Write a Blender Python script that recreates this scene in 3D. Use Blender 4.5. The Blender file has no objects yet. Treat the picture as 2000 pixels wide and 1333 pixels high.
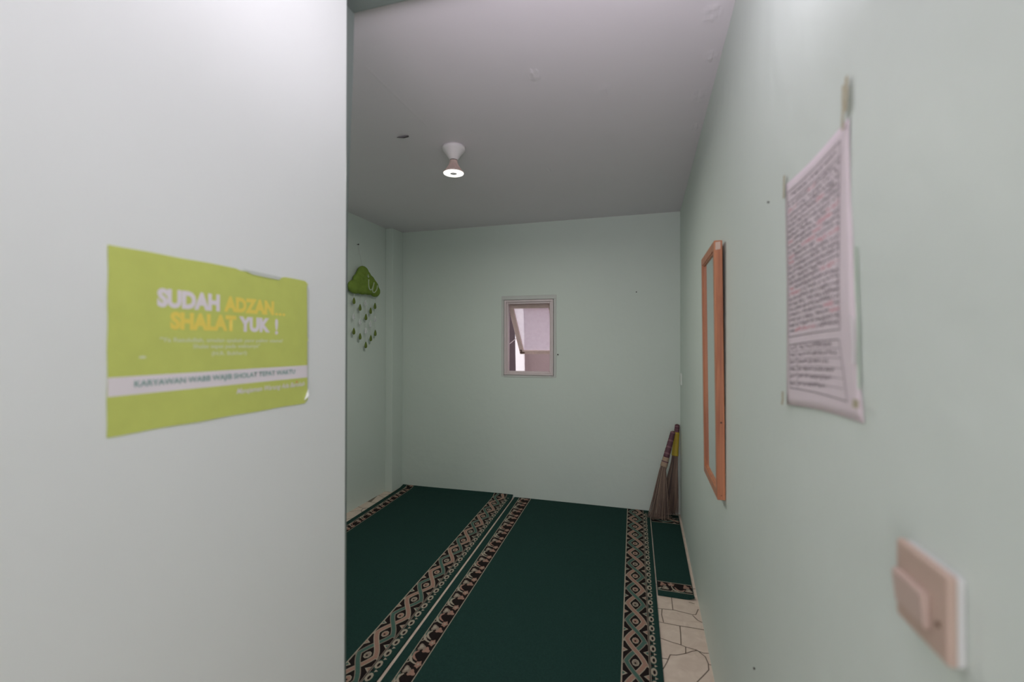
import bpy, bmesh, math, random
from mathutils import Vector, Matrix

S = bpy.context.scene
COL = S.collection
random.seed(7)

# ------------------------------------------------------------------ camera
CAM_H = 1.3245
cd = bpy.data.cameras.new('camera')
cam = bpy.data.objects.new('camera', cd)
COL.objects.link(cam)
cd.sensor_fit = 'HORIZONTAL'
cd.sensor_width = 36.0
cd.lens = 882.56 * 36.0 / 2000.0
cd.clip_start = 0.02
cd.dof.use_dof = True
cd.dof.focus_distance = 3.5
cd.dof.aperture_fstop = 2.0
cr, cu, cb = (0.959094, 0.283084, 0.001462), (0.00028, -0.006114, 0.999981), (0.283087, -0.959076, -0.005943)
cam.matrix_world = Matrix(((cr[0], cu[0], cb[0], 0), (cr[1], cu[1], cb[1], 0), (cr[2], cu[2], cb[2], CAM_H), (0, 0, 0, 1)))
S.camera = cam

# ------------------------------------------------------------------ world, lights, exposure
S.view_settings.view_transform = 'Standard'
S.view_settings.look = 'None'
S.view_settings.gamma = 1.0
S.view_settings.use_curve_mapping = False
S.view_settings.exposure = 0.11
S.cycles.use_denoising = True
S.cycles.max_bounces = 10
S.cycles.diffuse_bounces = 7
w = bpy.data.worlds.new('sky')
S.world = w
w.use_nodes = True
bg = w.node_tree.nodes['Background']
bg.inputs[0].default_value = (1.0, 0.95, 1.0, 1)
bg.inputs[1].default_value = 3.0


def area(name, loc, direction, sx, sy, power, color=(1, 1, 1), shape='RECTANGLE', spread=180):
    l = bpy.data.lights.new(name, 'AREA')
    l.shape = shape
    l.size = sx
    l.size_y = sy
    l.energy = power
    l.color = color
    l.spread = math.radians(spread)
    o = bpy.data.objects.new(name, l)
    COL.objects.link(o)
    o.location = loc
    o.rotation_euler = Vector(direction).to_track_quat('-Z', 'Y').to_euler()
    return o


# unseen flash-like light added over the camera, no fixture, thrown up at the ceiling (the room's own bulb is built with its holder below)
pl = bpy.data.lights.new('added_bounce_light', 'SPOT')
pl.energy = 49.0
pl.color = (0.955, 0.875, 0.985)
pl.spot_size = math.pi
pl.spot_blend = 1.0
pl.shadow_soft_size = 0.18
po = bpy.data.objects.new('added_bounce_light', pl)
COL.objects.link(po)
po.location = (-0.06, 0.38, 1.88)
po.rotation_euler = Vector((0, 0.3, 0.95)).to_track_quat('-Z', 'Y').to_euler()

# ------------------------------------------------------------------ room constants
XR, D, H = 0.26, 3.738, 2.357          # right wall, back wall, ceiling
XP, YE = -0.79, 1.063                  # partition face and its end
XL = -2.235                            # far left wall
XC, YC = -2.162, 3.56                  # column


# ------------------------------------------------------------------ helpers
def srgb(r, g, b):
    f = lambda c: c / 12.92 if c <= 0.04045 else ((c + 0.055) / 1.055) ** 2.4
    return (f(r / 255), f(g / 255), f(b / 255), 1)


def lin(r, g, b):
    return (r, g, b, 1)


def mat(name, color, rough=0.6, bump=0.0, bscale=60, var=0.0, vscale=6, metal=0.0, spec=0.5, emit=None, estr=0.0):
    m = bpy.data.materials.new(name)
    m.use_nodes = True
    nt = m.node_tree
    p = nt.nodes['Principled BSDF']
    p.inputs['Base Color'].default_value = color
    p.inputs['Roughness'].default_value = rough
    p.inputs['Metallic'].default_value = metal
    p.inputs['Specular IOR Level'].default_value = spec
    if emit:
        p.inputs['Emission Color'].default_value = emit
        p.inputs['Emission Strength'].default_value = estr
    tc = nt.nodes.new('ShaderNodeTexCoord')
    if var:
        n = nt.nodes.new('ShaderNodeTexNoise')
        n.inputs['Scale'].default_value = vscale
        n.inputs['Detail'].default_value = 5
        nt.links.new(tc.outputs['Object'], n.inputs['Vector'])
        mx = nt.nodes.new('ShaderNodeMix')
        mx.data_type = 'RGBA'
        mx.inputs[6].default_value = tuple(c * (1 - var) for c in color[:3]) + (1,)
        mx.inputs[7].default_value = tuple(min(1, c * (1 + var)) for c in color[:3]) + (1,)
        nt.links.new(n.outputs['Fac'], mx.inputs[0])
        nt.links.new(mx.outputs[2], p.inputs['Base Color'])
    if bump:
        n2 = nt.nodes.new('ShaderNodeTexNoise')
        n2.inputs['Scale'].default_value = bscale
        n2.inputs['Detail'].default_value = 4
        nt.links.new(tc.outputs['Object'], n2.inputs['Vector'])
        b = nt.nodes.new('ShaderNodeBump')
        b.inputs['Strength'].default_value = bump
        b.inputs['Distance'].default_value = 0.01
        nt.links.new(n2.outputs['Fac'], b.inputs['Height'])
        nt.links.new(b.outputs['Normal'], p.inputs['Normal'])
    return m


def obj(name, bm, m, parent=None, smooth=False, recalc=True):
    if recalc:
        bmesh.ops.recalc_face_normals(bm, faces=bm.faces[:])
    me = bpy.data.meshes.new(name)
    bm.to_mesh(me)
    bm.free()
    for k in (m if isinstance(m, (list, tuple)) else [m]):
        me.materials.append(k)
    if smooth:
        for f in me.polygons:
            f.use_smooth = True
    o = bpy.data.objects.new(name, me)
    COL.objects.link(o)
    if parent is not None:
        o.parent = parent
        o.matrix_parent_inverse = Matrix.Translation(parent_loc(parent)).inverted()
    return o


def parent_loc(p):
    return Vector((0, 0, 0)) if p.parent is not None else Vector(p.location)


def empty(name, loc, label, cat, group=None):
    o = bpy.data.objects.new(name, None)
    COL.objects.link(o)
    o.empty_display_size = 0.05
    o.location = loc
    tag(o, label, cat, group)
    return o


def tag(o, label, cat, group=None):
    o['label'] = label
    o['category'] = cat
    if group:
        o['group'] = group
    return o


def struct(o):
    o['kind'] = 'structure'
    return o


def box(bm, x0, x1, y0, y1, z0, z1, bevel=0.0, seg=2, mi=0):
    r = bmesh.ops.create_cube(bm, size=1)
    vs = r['verts']
    for v in vs:
        v.co = Vector(((x0 + x1) / 2 + v.co.x * (x1 - x0), (y0 + y1) / 2 + v.co.y * (y1 - y0), (z0 + z1) / 2 + v.co.z * (z1 - z0)))
    fs = {f for v in vs for f in v.link_faces}
    for f in fs:
        f.material_index = mi
    if bevel:
        es = list({e for v in vs for e in v.link_edges})
        bmesh.ops.bevel(bm, geom=es, offset=bevel, segments=seg, affect='EDGES', profile=0.5)
    return vs


def quad(bm, pts, mi=0):
    f = bm.faces.new([bm.verts.new(p) for p in pts])
    f.material_index = mi
    return f


def tube(bm, pts, r, n=6, mi=0, cap=True):
    """tube along points; r a number or a list"""
    pts = [Vector(p) for p in pts]
    rings = []
    up0 = None
    for i, p in enumerate(pts):
        d = (pts[min(i + 1, len(pts) - 1)] - pts[max(i - 1, 0)]).normalized()
        if up0 is None:
            up0 = d.orthogonal().normalized()
        up = (up0 - d * up0.dot(d)).normalized()
        up0 = up
        sd = d.cross(up)
        rr = r[i] if isinstance(r, (list, tuple)) else r
        rings.append([bm.verts.new(p + up * (rr * math.cos(2 * math.pi * k / n)) + sd * (rr * math.sin(2 * math.pi * k / n))) for k in range(n)])
    for a, b in zip(rings, rings[1:]):
        for k in range(n):
            f = bm.faces.new((a[k], a[(k + 1) % n], b[(k + 1) % n], b[k]))
            f.material_index = mi
    if cap:
        for rg, rev in ((rings[0], True), (rings[-1], False)):
            f = bm.faces.new(rg[::-1] if rev else rg)
            f.material_index = mi


def lathe(bm, c, prof, n=32, mi=0, flute=None):
    """prof: list of (radius, z) going down; flute(i, angle) -> radius factor"""
    rings = []
    for i, (r, z) in enumerate(prof):
        if r < 1e-6:
            rings.append([bm.verts.new((c[0], c[1], c[2] + z))])
        else:
            rings.append([bm.verts.new((c[0] + r * (flute(i, k) if flute else 1) * math.cos(2 * math.pi * k / n),
                                        c[1] + r * (flute(i, k) if flute else 1) * math.sin(2 * math.pi * k / n), c[2] + z)) for k in range(n)])
    for a, b in zip(rings, rings[1:]):
        for k in range(n):
            va = [a[k % len(a)], a[(k + 1) % n % len(a)]] if len(a) > 1 else [a[0]]
            vb = [b[(k + 1) % n % len(b)], b[k % len(b)]] if len(b) > 1 else [b[0]]
            f = bm.faces.new(va + vb)
            f.material_index = mi


# ------------------------------------------------------------------ materials
MINT = lin(0.625, 0.692, 0.642)
M_door = mat('door_frame_paint', lin(0.17, 0.20, 0.185), 0.45, 0.05, 30)
M_wall = mat('mint_paint', MINT, 0.5, 0.30, 11, 0.025, 3, spec=0.35)
M_part = mat('pale_mint_paint', lin(0.775, 0.805, 0.785), 0.5, 0.10, 9, 0.02, 3, spec=0.35)
M_ceil = mat('ceiling_paint', lin(0.74, 0.70, 0.74), 0.6, 0.12, 7, 0.02, 4, spec=0.3)
M_joint = mat('grout', lin(0.16, 0.12, 0.09), 0.9)
M_white = mat('white_gloss_paint', lin(0.72, 0.66, 0.68), 0.4, 0.06, 40, 0.06, 12)
M_wood = None


def floor_mat():
    m = bpy.data.materials.new('crazy_paving_tile')
    m.use_nodes = True
    nt = m.node_tree
    p = nt.nodes['Principled BSDF']
    p.inputs['Roughness'].default_value = 0.35
    tc = nt.nodes.new('ShaderNodeTexCoord')
    mp = nt.nodes.new('ShaderNodeMapping')
    mp.inputs['Scale'].default_value = (6.0, 7.5, 1)
    vo = nt.nodes.new('ShaderNodeTexVoronoi')
    vo.feature = 'DISTANCE_TO_EDGE'
    vo.inputs['Scale'].default_value = 1.0
    nt.links.new(tc.outputs['Object'], mp.inputs['Vector'])
    nt.links.new(mp.outputs['Vector'], vo.inputs['Vector'])
    lt = nt.nodes.new('ShaderNodeMath')
    lt.operation = 'LESS_THAN'
    lt.inputs[1].default_value = 0.018
    nt.links.new(vo.outputs['Distance'], lt.inputs[0])
    sx = nt.nodes.new('ShaderNodeSeparateXYZ')
    nt.links.new(tc.outputs['Object'], sx.inputs[0])
    l2 = nt.nodes.new('ShaderNodeMath')           # the strip by the right wall has its own drawn joints
    l2.operation = 'LESS_THAN'
    l2.inputs[1].default_value = -1.5
    nt.links.new(sx.outputs['X'], l2.inputs[0])
    mu = nt.nodes.new('ShaderNodeMath')
    mu.operation = 'MULTIPLY'
    nt.links.new(lt.outputs[0], mu.inputs[0])
    nt.links.new(l2.outputs[0], mu.inputs[1])
    no = nt.nodes.new('ShaderNodeTexNoise')
    no.inputs['Scale'].default_value = 14
    no.inputs['Detail'].default_value = 8
    no.inputs['Distortion'].default_value = 1.2
    nt.links.new(tc.outputs['Object'], no.inputs['Vector'])
    rp = nt.nodes.new('ShaderNodeValToRGB')
    rp.color_ramp.elements[0].position = 0.3
    rp.color_ramp.elements[0].color = lin(0.58, 0.455, 0.375)
    rp.color_ramp.elements[1].position = 0.72
    rp.color_ramp.elements[1].color = lin(0.70, 0.58, 0.49)
    nt.links.new(no.outputs['Fac'], rp.inputs[0])
    mx = nt.nodes.new('ShaderNodeMix')
    mx.data_type = 'RGBA'
    nt.links.new(mu.outputs[0], mx.inputs[0])
    nt.links.new(rp.outputs[0], mx.inputs[6])
    mx.inputs[7].default_value = lin(0.16, 0.12, 0.09)
    nt.links.new(mx.outputs[2], p.inputs['Base Color'])
    return m


M_floor = floor_mat()

# ------------------------------------------------------------------ structure
bm = bmesh.new()
box(bm, -2.6, 0.5, -2.1, 4.0, -0.08, 0.0)
# mortar joints of the paving visible beside the carpet, drawn as narrow ribbons
JO = [[(0.1301, 2.5161), (0.1309, 2.3899)], [(0.0544, 2.3830), (0.1365, 2.3916), (0.2183, 2.3768), (0.2364, 2.3809)],
      [(0.2364, 2.3809), (0.2525, 2.433)], [(0.2212, 2.3698), (0.2389, 2.3362), (0.2582, 2.323)],
      [(0.0791, 2.3814), (0.0757, 2.333), (0.0825, 2.2739)], [(0.05, 2.2696), (0.1499, 2.2648), (0.2115, 2.2662), (0.2585, 2.2652)],
      [(0.155, 2.2645), (0.1537, 2.1961), (0.1503, 2.1258)], [(0.0578, 2.1481), (0.1085, 2.1323), (0.1502, 2.1241), (0.1687, 2.1153), (0.2123, 2.1073)],
      [(0.1681, 2.1151), (0.1653, 2.0728)], [(0.1009, 2.0435), (0.1262, 2.0486), (0.1652, 2.0713), (0.1921, 2.0936), (0.212, 2.1046), (0.2389, 2.0947), (0.2589, 2.0998)],
      [(0.2152, 2.1056), (0.2426, 2.0732), (0.2496, 2.0316), (0.2464, 1.9934), (0.2299, 1.966), (0.2021, 1.9227), (0.17, 1.87), (0.11, 1.84), (0.07, 1.86)],
      [(0.1009, 2.0435), (0.0861, 1.9925), (0.0724, 1.9555), (0.05, 1.91)], [(0.05, 2.0095), (0.0932, 2.014)], [(0.2506, 2.0272), (0.2595, 2.0269)],
      [(0.17, 1.87), (0.2, 1.80), (0.2595, 1.78)], [(0.11, 1.84), (0.10, 1.75), (0.06, 1.70)], [(0.2, 1.80), (0.17, 1.66), (0.10, 1.75)],
      [(0.05, 2.62), (0.16, 2.60), (0.258, 2.63)], [(0.2134, 2.4851), (0.2388, 2.4782)], [(0.17, 1.66), (0.258, 1.60)], [(0.17, 1.66), (0.14, 1.5), (0.02, 1.45)], [(0.14, 1.5), (0.2, 1.38), (0.258, 1.36)]]
for pl in JO:
    for (ax, ay), (bx_, by_) in zip(pl, pl[1:]):
        d = Vector((bx_ - ax, by_ - ay)).normalized()
        n = Vector((-d.y, d.x)) * 0.0022
        e = d * 0.0012
        quad(bm, [(ax + n.x - e.x, ay + n.y - e.y, 0.0004), (ax - n.x - e.x, ay - n.y - e.y, 0.0004), (bx_ - n.x + e.x, by_ - n.y + e.y, 0.0004), (bx_ + n.x + e.x, by_ + n.y + e.y, 0.0004)], 1)
struct(obj('floor', bm, [M_floor, M_joint]))

bm = bmesh.new()
box(bm, -2.6, 0.5, -2.1, 4.0, H, H + 0.1)
rb = random.Random(11)
BL = [(-0.345, 1.24, 0.05), (-0.41, 1.68, 0.045), (-0.16, 1.86, 0.05), (-0.80, 2.15, 0.03), (-0.55, 2.62, 0.05), (0.20, 1.52, 0.05), (0.225, 1.75, 0.04), (0.215, 2.02, 0.06), (0.23, 2.3, 0.04), (0.235, 1.36, 0.04)]
for cx_, cy_, rr_ in BL:   # blistered spots in the old paint
    nn = 9
    p1, p2, p3 = rb.uniform(0, 6), rb.uniform(0, 6), rb.uniform(0, 6)
    gg = []
    for i in range(nn + 1):
        row = []
        for k in range(nn + 1):
            u, v = 2 * i / nn - 1, 2 * k / nn - 1
            fall = max(0, 1 - u * u - v * v)
            hh = 0.0030 * fall * (0.5 + 0.5 * math.sin(5 * u + 2.5 * v + p1) * math.sin(4 * v - 3 * u + p2) + 0.35 * math.sin(9 * u + p3))
            row.append(bm.verts.new((cx_ + u * rr_ * 0.7, cy_ + v * rr_, H - max(0, hh) - 0.00005)))
        gg.append(row)
    for i in range(nn):
        for k in range(nn):
            bm.faces.new((gg[i][k], gg[i + 1][k], gg[i + 1][k + 1], gg[i][k + 1]))
struct(obj('ceiling', bm, M_ceil))

bm = bmesh.new()
box(bm, XR, XR + 0.14, -2.1, 4.0, 0, H)
struct(obj('wall_right', bm, M_wall))

# back wall with the window hole
WX0, WX1, WZ0, WZ1 = -1.176, -0.738, 1.052, 1.703
bm = bmesh.new()
for (a, b, c, d) in ((-2.6, WX0, 0, H), (WX1, XR, 0, H), (WX0, WX1, 0, WZ0), (WX0, WX1, WZ1, H)):
    box(bm, a, b, D, D + 0.13, c, d)
struct(obj('wall_back', bm, M_wall))

bm = bmesh.new()
box(bm, XL - 0.14, XL, 0.80, D, 0, H)
struct(obj('wall_left', bm, M_wall))
bm = bmesh.new()
box(bm, XL, XC, YC, D, 0, H, 0.004, 2)
struct(obj('wall_corner', bm, M_wall))
bm = bmesh.new()
box(bm, XL, XP - 0.11, 0.93, YE, 0, H)
struct(obj('wall_front', bm, M_wall))
bm = bmesh.new()
box(bm, XP - 0.11, XP, -2.1, YE, 0, H, 0.003, 2)
struct(obj('wall_partition', bm, M_part))
# the passage's rear wall with an open doorway
bm = bmesh.new()
for (a, b, c, d) in ((XP, -0.72, 0, H), (0.18, XR, 0, H), (-0.72, 0.18, 2.05, H)):
    box(bm, a, b, -0.72, -0.60, c, d)
struct(obj('wall_rear', bm, M_wall))

# lintel over the opening between passage and room, with the slim jamb at the partition's end
bm = bmesh.new()
box(bm, XP - 0.11, XR, YE, YE + 0.09, 2.308, H, 0.004, 2)
struct(obj('trim_1', bm, M_door))
bm = bmesh.new()
lv = []
for z, xj in ((0, -0.8530), (1.70, -0.8525), (2.15, -0.8350), (2.308, -0.8320)):   # the jamb swells towards its head
    lv.append([bm.verts.new(p) for p in ((XP - 0.11, YE, z), (xj, YE, z), (xj, YE + 0.09, z), (XP - 0.11, YE + 0.09, z))])
for a, b in zip(lv, lv[1:]):
    for k in range(4):
        bm.faces.new((a[k], a[(k + 1) % 4], b[(k + 1) % 4], b[k]))
bm.faces.new(lv[0][::-1])
bm.faces.new(lv[-1])
struct(obj('trim_2', bm, M_door))

# thin filled joint across the ceiling boards
bm = bmesh.new()
pa, pb = Vector((-0.999, 1.45)), Vector((-0.992, 1.94))
n = 30
for k in range(n):
    p0 = pa.lerp(pb, k / n)
    p1 = pa.lerp(pb, (k + 1) / n)
    wd = 0.008 + 0.006 * random.random()
    quad(bm, [(p0.x - wd, p0.y, H - 0.0003), (p1.x - wd, p1.y, H - 0.0003), (p1.x, p1.y, H - 0.0005 - 0.0006 * random.random()), (p0.x, p0.y, H - 0.0007)])
    quad(bm, [(p0.x, p0.y, H - 0.0007), (p1.x, p1.y, H - 0.0007), (p1.x + wd, p1.y, H - 0.0003), (p0.x + wd, p0.y, H - 0.0003)])
struct(obj('trim_3', bm, M_ceil))

# ------------------------------------------------------------------ window
win = bpy.data.objects.new('window_1', None)
COL.objects.link(win)
win.location = ((WX0 + WX1) / 2, D, WZ0)
win.empty_display_size = 0.05
struct(win)
M_frame = mat('window_white', lin(0.66, 0.57, 0.58), 0.4, 0.08, 50, 0.07, 14)
M_sash = mat('sash_weathered', lin(0.60, 0.48, 0.44), 0.6, 0.3, 60, 0.22, 18)
bm = bmesh.new()   # flat painted casing on the wall
cs = 0.022
for (a, b, c, d) in ((WX0 - cs, WX1 + cs, WZ1, WZ1 + 0.034), (WX0 - cs, WX0, WZ0 - 0.012, WZ1), (WX1, WX1 + cs, WZ0 - 0.012, WZ1), (WX0, WX1, WZ0 - 0.016, WZ0)):
    box(bm, a, b, D - 0.004, D + 0.01, c, d, 0.002, 1)
obj('casing', bm, mat('casing_paint', lin(0.55, 0.56, 0.54), 0.5, 0.1, 40, 0.05, 10), win)
bm = bmesh.new()   # frame: outer step and inner rebate
def ring(bm, x0, x1, z0, z1, t, y0, y1, bev=0.002):
    box(bm, x0, x0 + t, y0, y1, z0, z1, bev, 1)
    box(bm, x1 - t, x1, y0, y1, z0, z1, bev, 1)
    box(bm, x0 + t, x1 - t, y0, y1, z1 - t, z1, bev, 1)
    box(bm, x0 + t, x1 - t, y0, y1, z0, z0 + t, bev, 1)
ring(bm, WX0 + 0.003, WX1 - 0.003, WZ0 + 0.003, WZ1 - 0.003, 0.018, D - 0.008, D + 0.05)
ring(bm, WX0 + 0.020, WX1 - 0.020, WZ0 + 0.020, WZ1 - 0.020, 0.016, D + 0.006, D + 0.05)
obj('window_frame', bm, M_frame, win)
# top-hung sash pushed open to the outside
HY, HZ, L, ang = D + 0.062, 1.672, 0.600, math.radians(43)
SX0, SX1 = -1.158, -0.757
def sash_pt(x, s, t):   # s down the sash, t out of its face
    return Vector((x, HY + s * math.sin(ang) + t * math.cos(ang), HZ - s * math.cos(ang) + t * math.sin(ang)))
def sash_bar(bm, x0, x1, s0, s1, t0, t1):
    vs = box(bm, x0, x1, s0, s1, t0, t1, 0.003, 1)
    return vs
def sash_map(bm):
    for v in bm.verts:
        v.co = sash_pt(v.co.x, v.co.y, v.co.z)
bm = bmesh.new()
rw_ = 0.042
box(bm, SX0, SX0 + rw_, 0, L, -0.015, 0.015, 0.003, 1)
box(bm, SX1 - rw_, SX1, 0, L, -0.015, 0.015, 0.003, 1)
box(bm, SX0 + rw_, SX1 - rw_, 0, rw_, -0.015, 0.015, 0.003, 1)
box(bm, SX0 + rw_, SX1 - rw_, L - rw_, L, -0.015, 0.015, 0.003, 1)
sash_map(bm)
sash = obj('sash', bm, M_sash, win)
mg = bpy.data.materials.new('dusty_glass')
mg.use_nodes = True
nt = mg.node_tree
nt.nodes.remove(nt.nodes['Principled BSDF'])
out = nt.nodes['Material Output']
tr = nt.nodes.new('ShaderNodeBsdfTransparent')
tl = nt.nodes.new('ShaderNodeBsdfTranslucent')
tl.inputs[0].default_value = lin(0.75, 0.72, 0.80)
gl = nt.nodes.new('ShaderNodeBsdfGlossy')
gl.inputs['Roughness'].default_value = 0.08
nz = nt.nodes.new('ShaderNodeTexNoise')
nz.inputs['Scale'].default_value = 9
nz.inputs['Detail'].default_value = 6
mr = nt.nodes.new('ShaderNodeMapRange')
mr.inputs['To Min'].default_value = 0.34
mr.inputs['To Max'].default_value = 0.48
nt.links.new(nz.outputs['Fac'], mr.inputs['Value'])
m1 = nt.nodes.new('ShaderNodeMixShader')
nt.links.new(mr.outputs[0], m1.inputs[0])
nt.links.new(tr.outputs[0], m1.inputs[1])
nt.links.new(tl.outputs[0], m1.inputs[2])
m2 = nt.nodes.new('ShaderNodeMixShader')
m2.inputs[0].default_value = 0.05
nt.links.new(m1.outputs[0], m2.inputs[1])
nt.links.new(gl.outputs[0], m2.inputs[2])
nt.links.new(m2.outputs[0], out.inputs['Surface'])
bm = bmesh.new()
box(bm, SX0 + rw_ - 0.004, SX1 - rw_ + 0.004, rw_ - 0.004, L - rw_ + 0.004, -0.002, 0.002)
sash_map(bm)
obj('pane', bm, mg, sash)
bm = bmesh.new()   # corner bracket at the lower left of the sash
vs0 = len(bm.verts)
box(bm, SX0 + 0.004, SX0 + 0.05, L - 0.028, L - 0.014, -0.019, -0.015)
box(bm, SX0 + 0.012, SX0 + 0.026, L - 0.06, L - 0.012, -0.0195, -0.015)
sash_map(bm)
obj('corner_bracket', bm, mat('rusty_iron', lin(0.10, 0.06, 0.045), 0.7, 0.3, 80), sash)
bm = bmesh.new()   # thin stay wire from frame to sash
tube(bm, [(WX0 + 0.03, D + 0.05, 1.318), sash_pt(SX0 + 0.004, 0.40, 0)], 0.0035, 6)
obj('stay', bm, M_frame, win)

# ------------------------------------------------------------------ outside the window
bm = bmesh.new()
box(bm, -1.337, 2.5, D + 1.30, D + 1.5, -1.0, 5.0)
struct(obj('wall_neighbour', bm, mat('neighbour_plaster', lin(0.25, 0.185, 0.185), 0.85, 0.4, 12, 0.25, 2.2)))
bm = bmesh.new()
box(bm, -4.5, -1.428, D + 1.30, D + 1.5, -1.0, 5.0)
struct(obj('wall_neighbour_dark', bm, mat('neighbour_shaded_brown', lin(0.07, 0.048, 0.054), 0.9, 0.5, 30, 0.3, 6)))  # brownish wall in shadow: the shade is put into its dark colour
bm = bmesh.new()
vs = box(bm, -1.428, -1.332, D + 1.255, D + 1.5, -1.0, 5.0)
for v in vs:
    v.co.x -= 0.022 * (v.co.z - 1.0)
struct(obj('trim_4', bm, mat('white_pilaster', lin(0.93, 0.91, 0.92), 0.6)))
bm = bmesh.new()
box(bm, -4.5, 2.5, D + 0.13, D + 1.3, -1.0, -0.6)
struct(obj('floor_alley', bm, mat('alley_concrete', lin(0.30, 0.27, 0.26), 0.9, 0.3, 20)))

# ------------------------------------------------------------------ carpets
C_GREEN = mat('carpet_green', lin(0.0170, 0.048, 0.041), 0.95, 0.5, 420, 0.35, 160, spec=0.1)
C_BLACK = mat('carpet_black', lin(0.016, 0.011, 0.011), 0.95, 0.4, 400, 0.3, 200, spec=0.1)
C_TAN = mat('carpet_tan', lin(0.34, 0.20, 0.155), 0.95, 0.4, 400, 0.2, 200, spec=0.1)
C_CREAM = mat('carpet_cream', lin(0.38, 0.33, 0.26), 0.95, 0.4, 400, 0.2, 200, spec=0.1)
C_TEAL = mat('carpet_teal', lin(0.072, 0.138, 0.112), 0.95, 0.4, 400, 0.2, 200, spec=0.1)
C_GREY = mat('carpet_stone', lin(0.26, 0.21, 0.17), 0.95, 0.4, 400, 0.25, 200, spec=0.1)
CM = [C_BLACK, C_TAN, C_CREAM, C_TEAL, C_GREY, C_GREEN]
BLACK, TAN, CREAM, TEAL, GREY, GRN = range(6)


class Weave:
    """polygons of a border: u across, v along, mapped onto the carpet's surface"""
    def __init__(self, mapper):
        self.bm = bmesh.new()
        self.map = mapper

    def poly(self, pts, layer, mi):
        vs = [self.bm.verts.new(self.map(u, v, 0.0003 + layer * 0.0003)) for u, v in pts]
        f = self.bm.faces.new(vs)
        f.material_index = mi

    def ribbon(self, pts, wd, layer, mi):
        L_, R_ = [], []
        for i, p in enumerate(pts):
            a = pts[max(i - 1, 0)]
            b = pts[min(i + 1, len(pts) - 1)]
            d = Vector((b[0] - a[0], b[1] - a[1])).normalized()
            hw = (wd[i] if isinstance(wd, (list, tuple)) else wd) / 2
            L_.append((p[0] - d.y * hw, p[1] + d.x * hw))
            R_.append((p[0] + d.y * hw, p[1] - d.x * hw))
        for i in range(len(pts) - 1):
            self.poly([L_[i], R_[i], R_[i + 1], L_[i + 1]], layer, mi)

    def blob(self, u, v, ru, rv, layer, mi, n=10, lobes=0, amp=0.25, rot=0.0):
        pts = []
        for k in range(n):
            t = 2 * math.pi * k / n
            f = 1 + (amp * math.cos(lobes * t + rot) if lobes else 0)
            pts.append((u + ru * f * math.cos(t), v + rv * f * math.sin(t)))
        if lobes:   # star-shaped outline: fan of triangles keeps it valid
            for k in range(n):
                self.poly([(u, v), pts[k], pts[(k + 1) % n]], layer, mi)
        else:
            self.poly(pts, layer, mi)

    def strip(self, u0, u1, v0, v1, layer, mi, step=0.05):
        n = max(1, int(abs(v1 - v0) / step))
        for k in range(n):
            a = v0 + (v1 - v0) * k / n
            b = v0 + (v1 - v0) * (k + 1) / n
            self.poly([(u0, a), (u1, a), (u1, b), (u0, b)], layer, mi)


def chain_border(wv, v0, v1, ph, P=0.1435, flip=1):
    """two interlaced strands with an eye in every loop; nominal width 0.122"""
    W, c, A = 0.122, 0.061, 0.040
    wv.strip(0, W, v0, v1, 0, BLACK)
    wv.strip(0, 0.006, v0, v1, 1, CREAM)
    wv.strip(0.117, 0.120, v0, v1, 1, GREY)
    n0 = math.ceil((v0 - ph) / P) - 1
    n1 = math.floor((v1 - ph) / P) + 1
    cl = lambda v: min(max(v, v0), v1)
    for n in range(n0, n1 + 1):
        y = ph + n * P
        if v0 + 0.02 < y < v1 - 0.02:
            wv.blob(c, y, 0.0165, 0.022, 1, CREAM, 8, rot=0.3)
            wv.blob(c, y, 0.0125, 0.017, 2, TAN if n % 3 else GREY, 8)
            wv.blob(c - 0.001, y - 0.004, 0.005, 0.006, 3, BLACK, 6)
        yc = y + P / 2
        if v0 + 0.03 < yc < v1 - 0.03:
            for s in (-1, 1):
                e = c + s * 0.0555
                wv.poly([(e, yc - 0.017), (e - s * 0.022, yc + 0.001), (e, yc + 0.015)][::s], 1, CREAM)
                wv.poly([(e, yc - 0.010), (e - s * 0.013, yc + 0.001), (e, yc + 0.009)][::s], 2, TEAL if (n + (s > 0)) % 2 else TAN)
        for strand, colr in ((1, TAN), (-1, TEAL)):
            side = strand * flip * (1 if n % 2 == 0 else -1)
            pts = []
            for k in range(13):
                t = math.pi * k / 12
                q = math.cos(t)
                q = 0.45 * q + 0.55 * (1 - 2 * k / 12)
                v = y + P * k / 12
                pts.append((c + side * A * q, v))
            pts = [p for p in pts if v0 <= p[1] <= v1]
            if len(pts) < 2:
                continue
            over = side < 0          # strand that runs right towards the near end lies on top
            lay = 6 if not over else 9
            # as v grows the strand goes from side to -side: u falls when side > 0
            lay = 9 if side > 0 else 6
            wv.ribbon(pts, 0.0250, lay, CREAM if colr == TAN else GREY)
            wv.ribbon(pts, 0.0170, lay + 1, colr)
            if v0 + 0.03 < y < v1 - 0.03:   # leaf-like tip that points outwards
                o = c + side * A
                wv.poly([(o, y + 0.017), (o, y - 0.012), (c + side * 0.057, y - 0.019), (o + side * 0.013, y + 0.004)][::int(-side)], 5, CREAM if colr == TAN else GREY)
                wv.poly([(o, y + 0.012), (o, y - 0.010), (c + side * 0.052, y - 0.015), (o + side * 0.010, y + 0.001)][::int(-side)], 8, colr)


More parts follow.
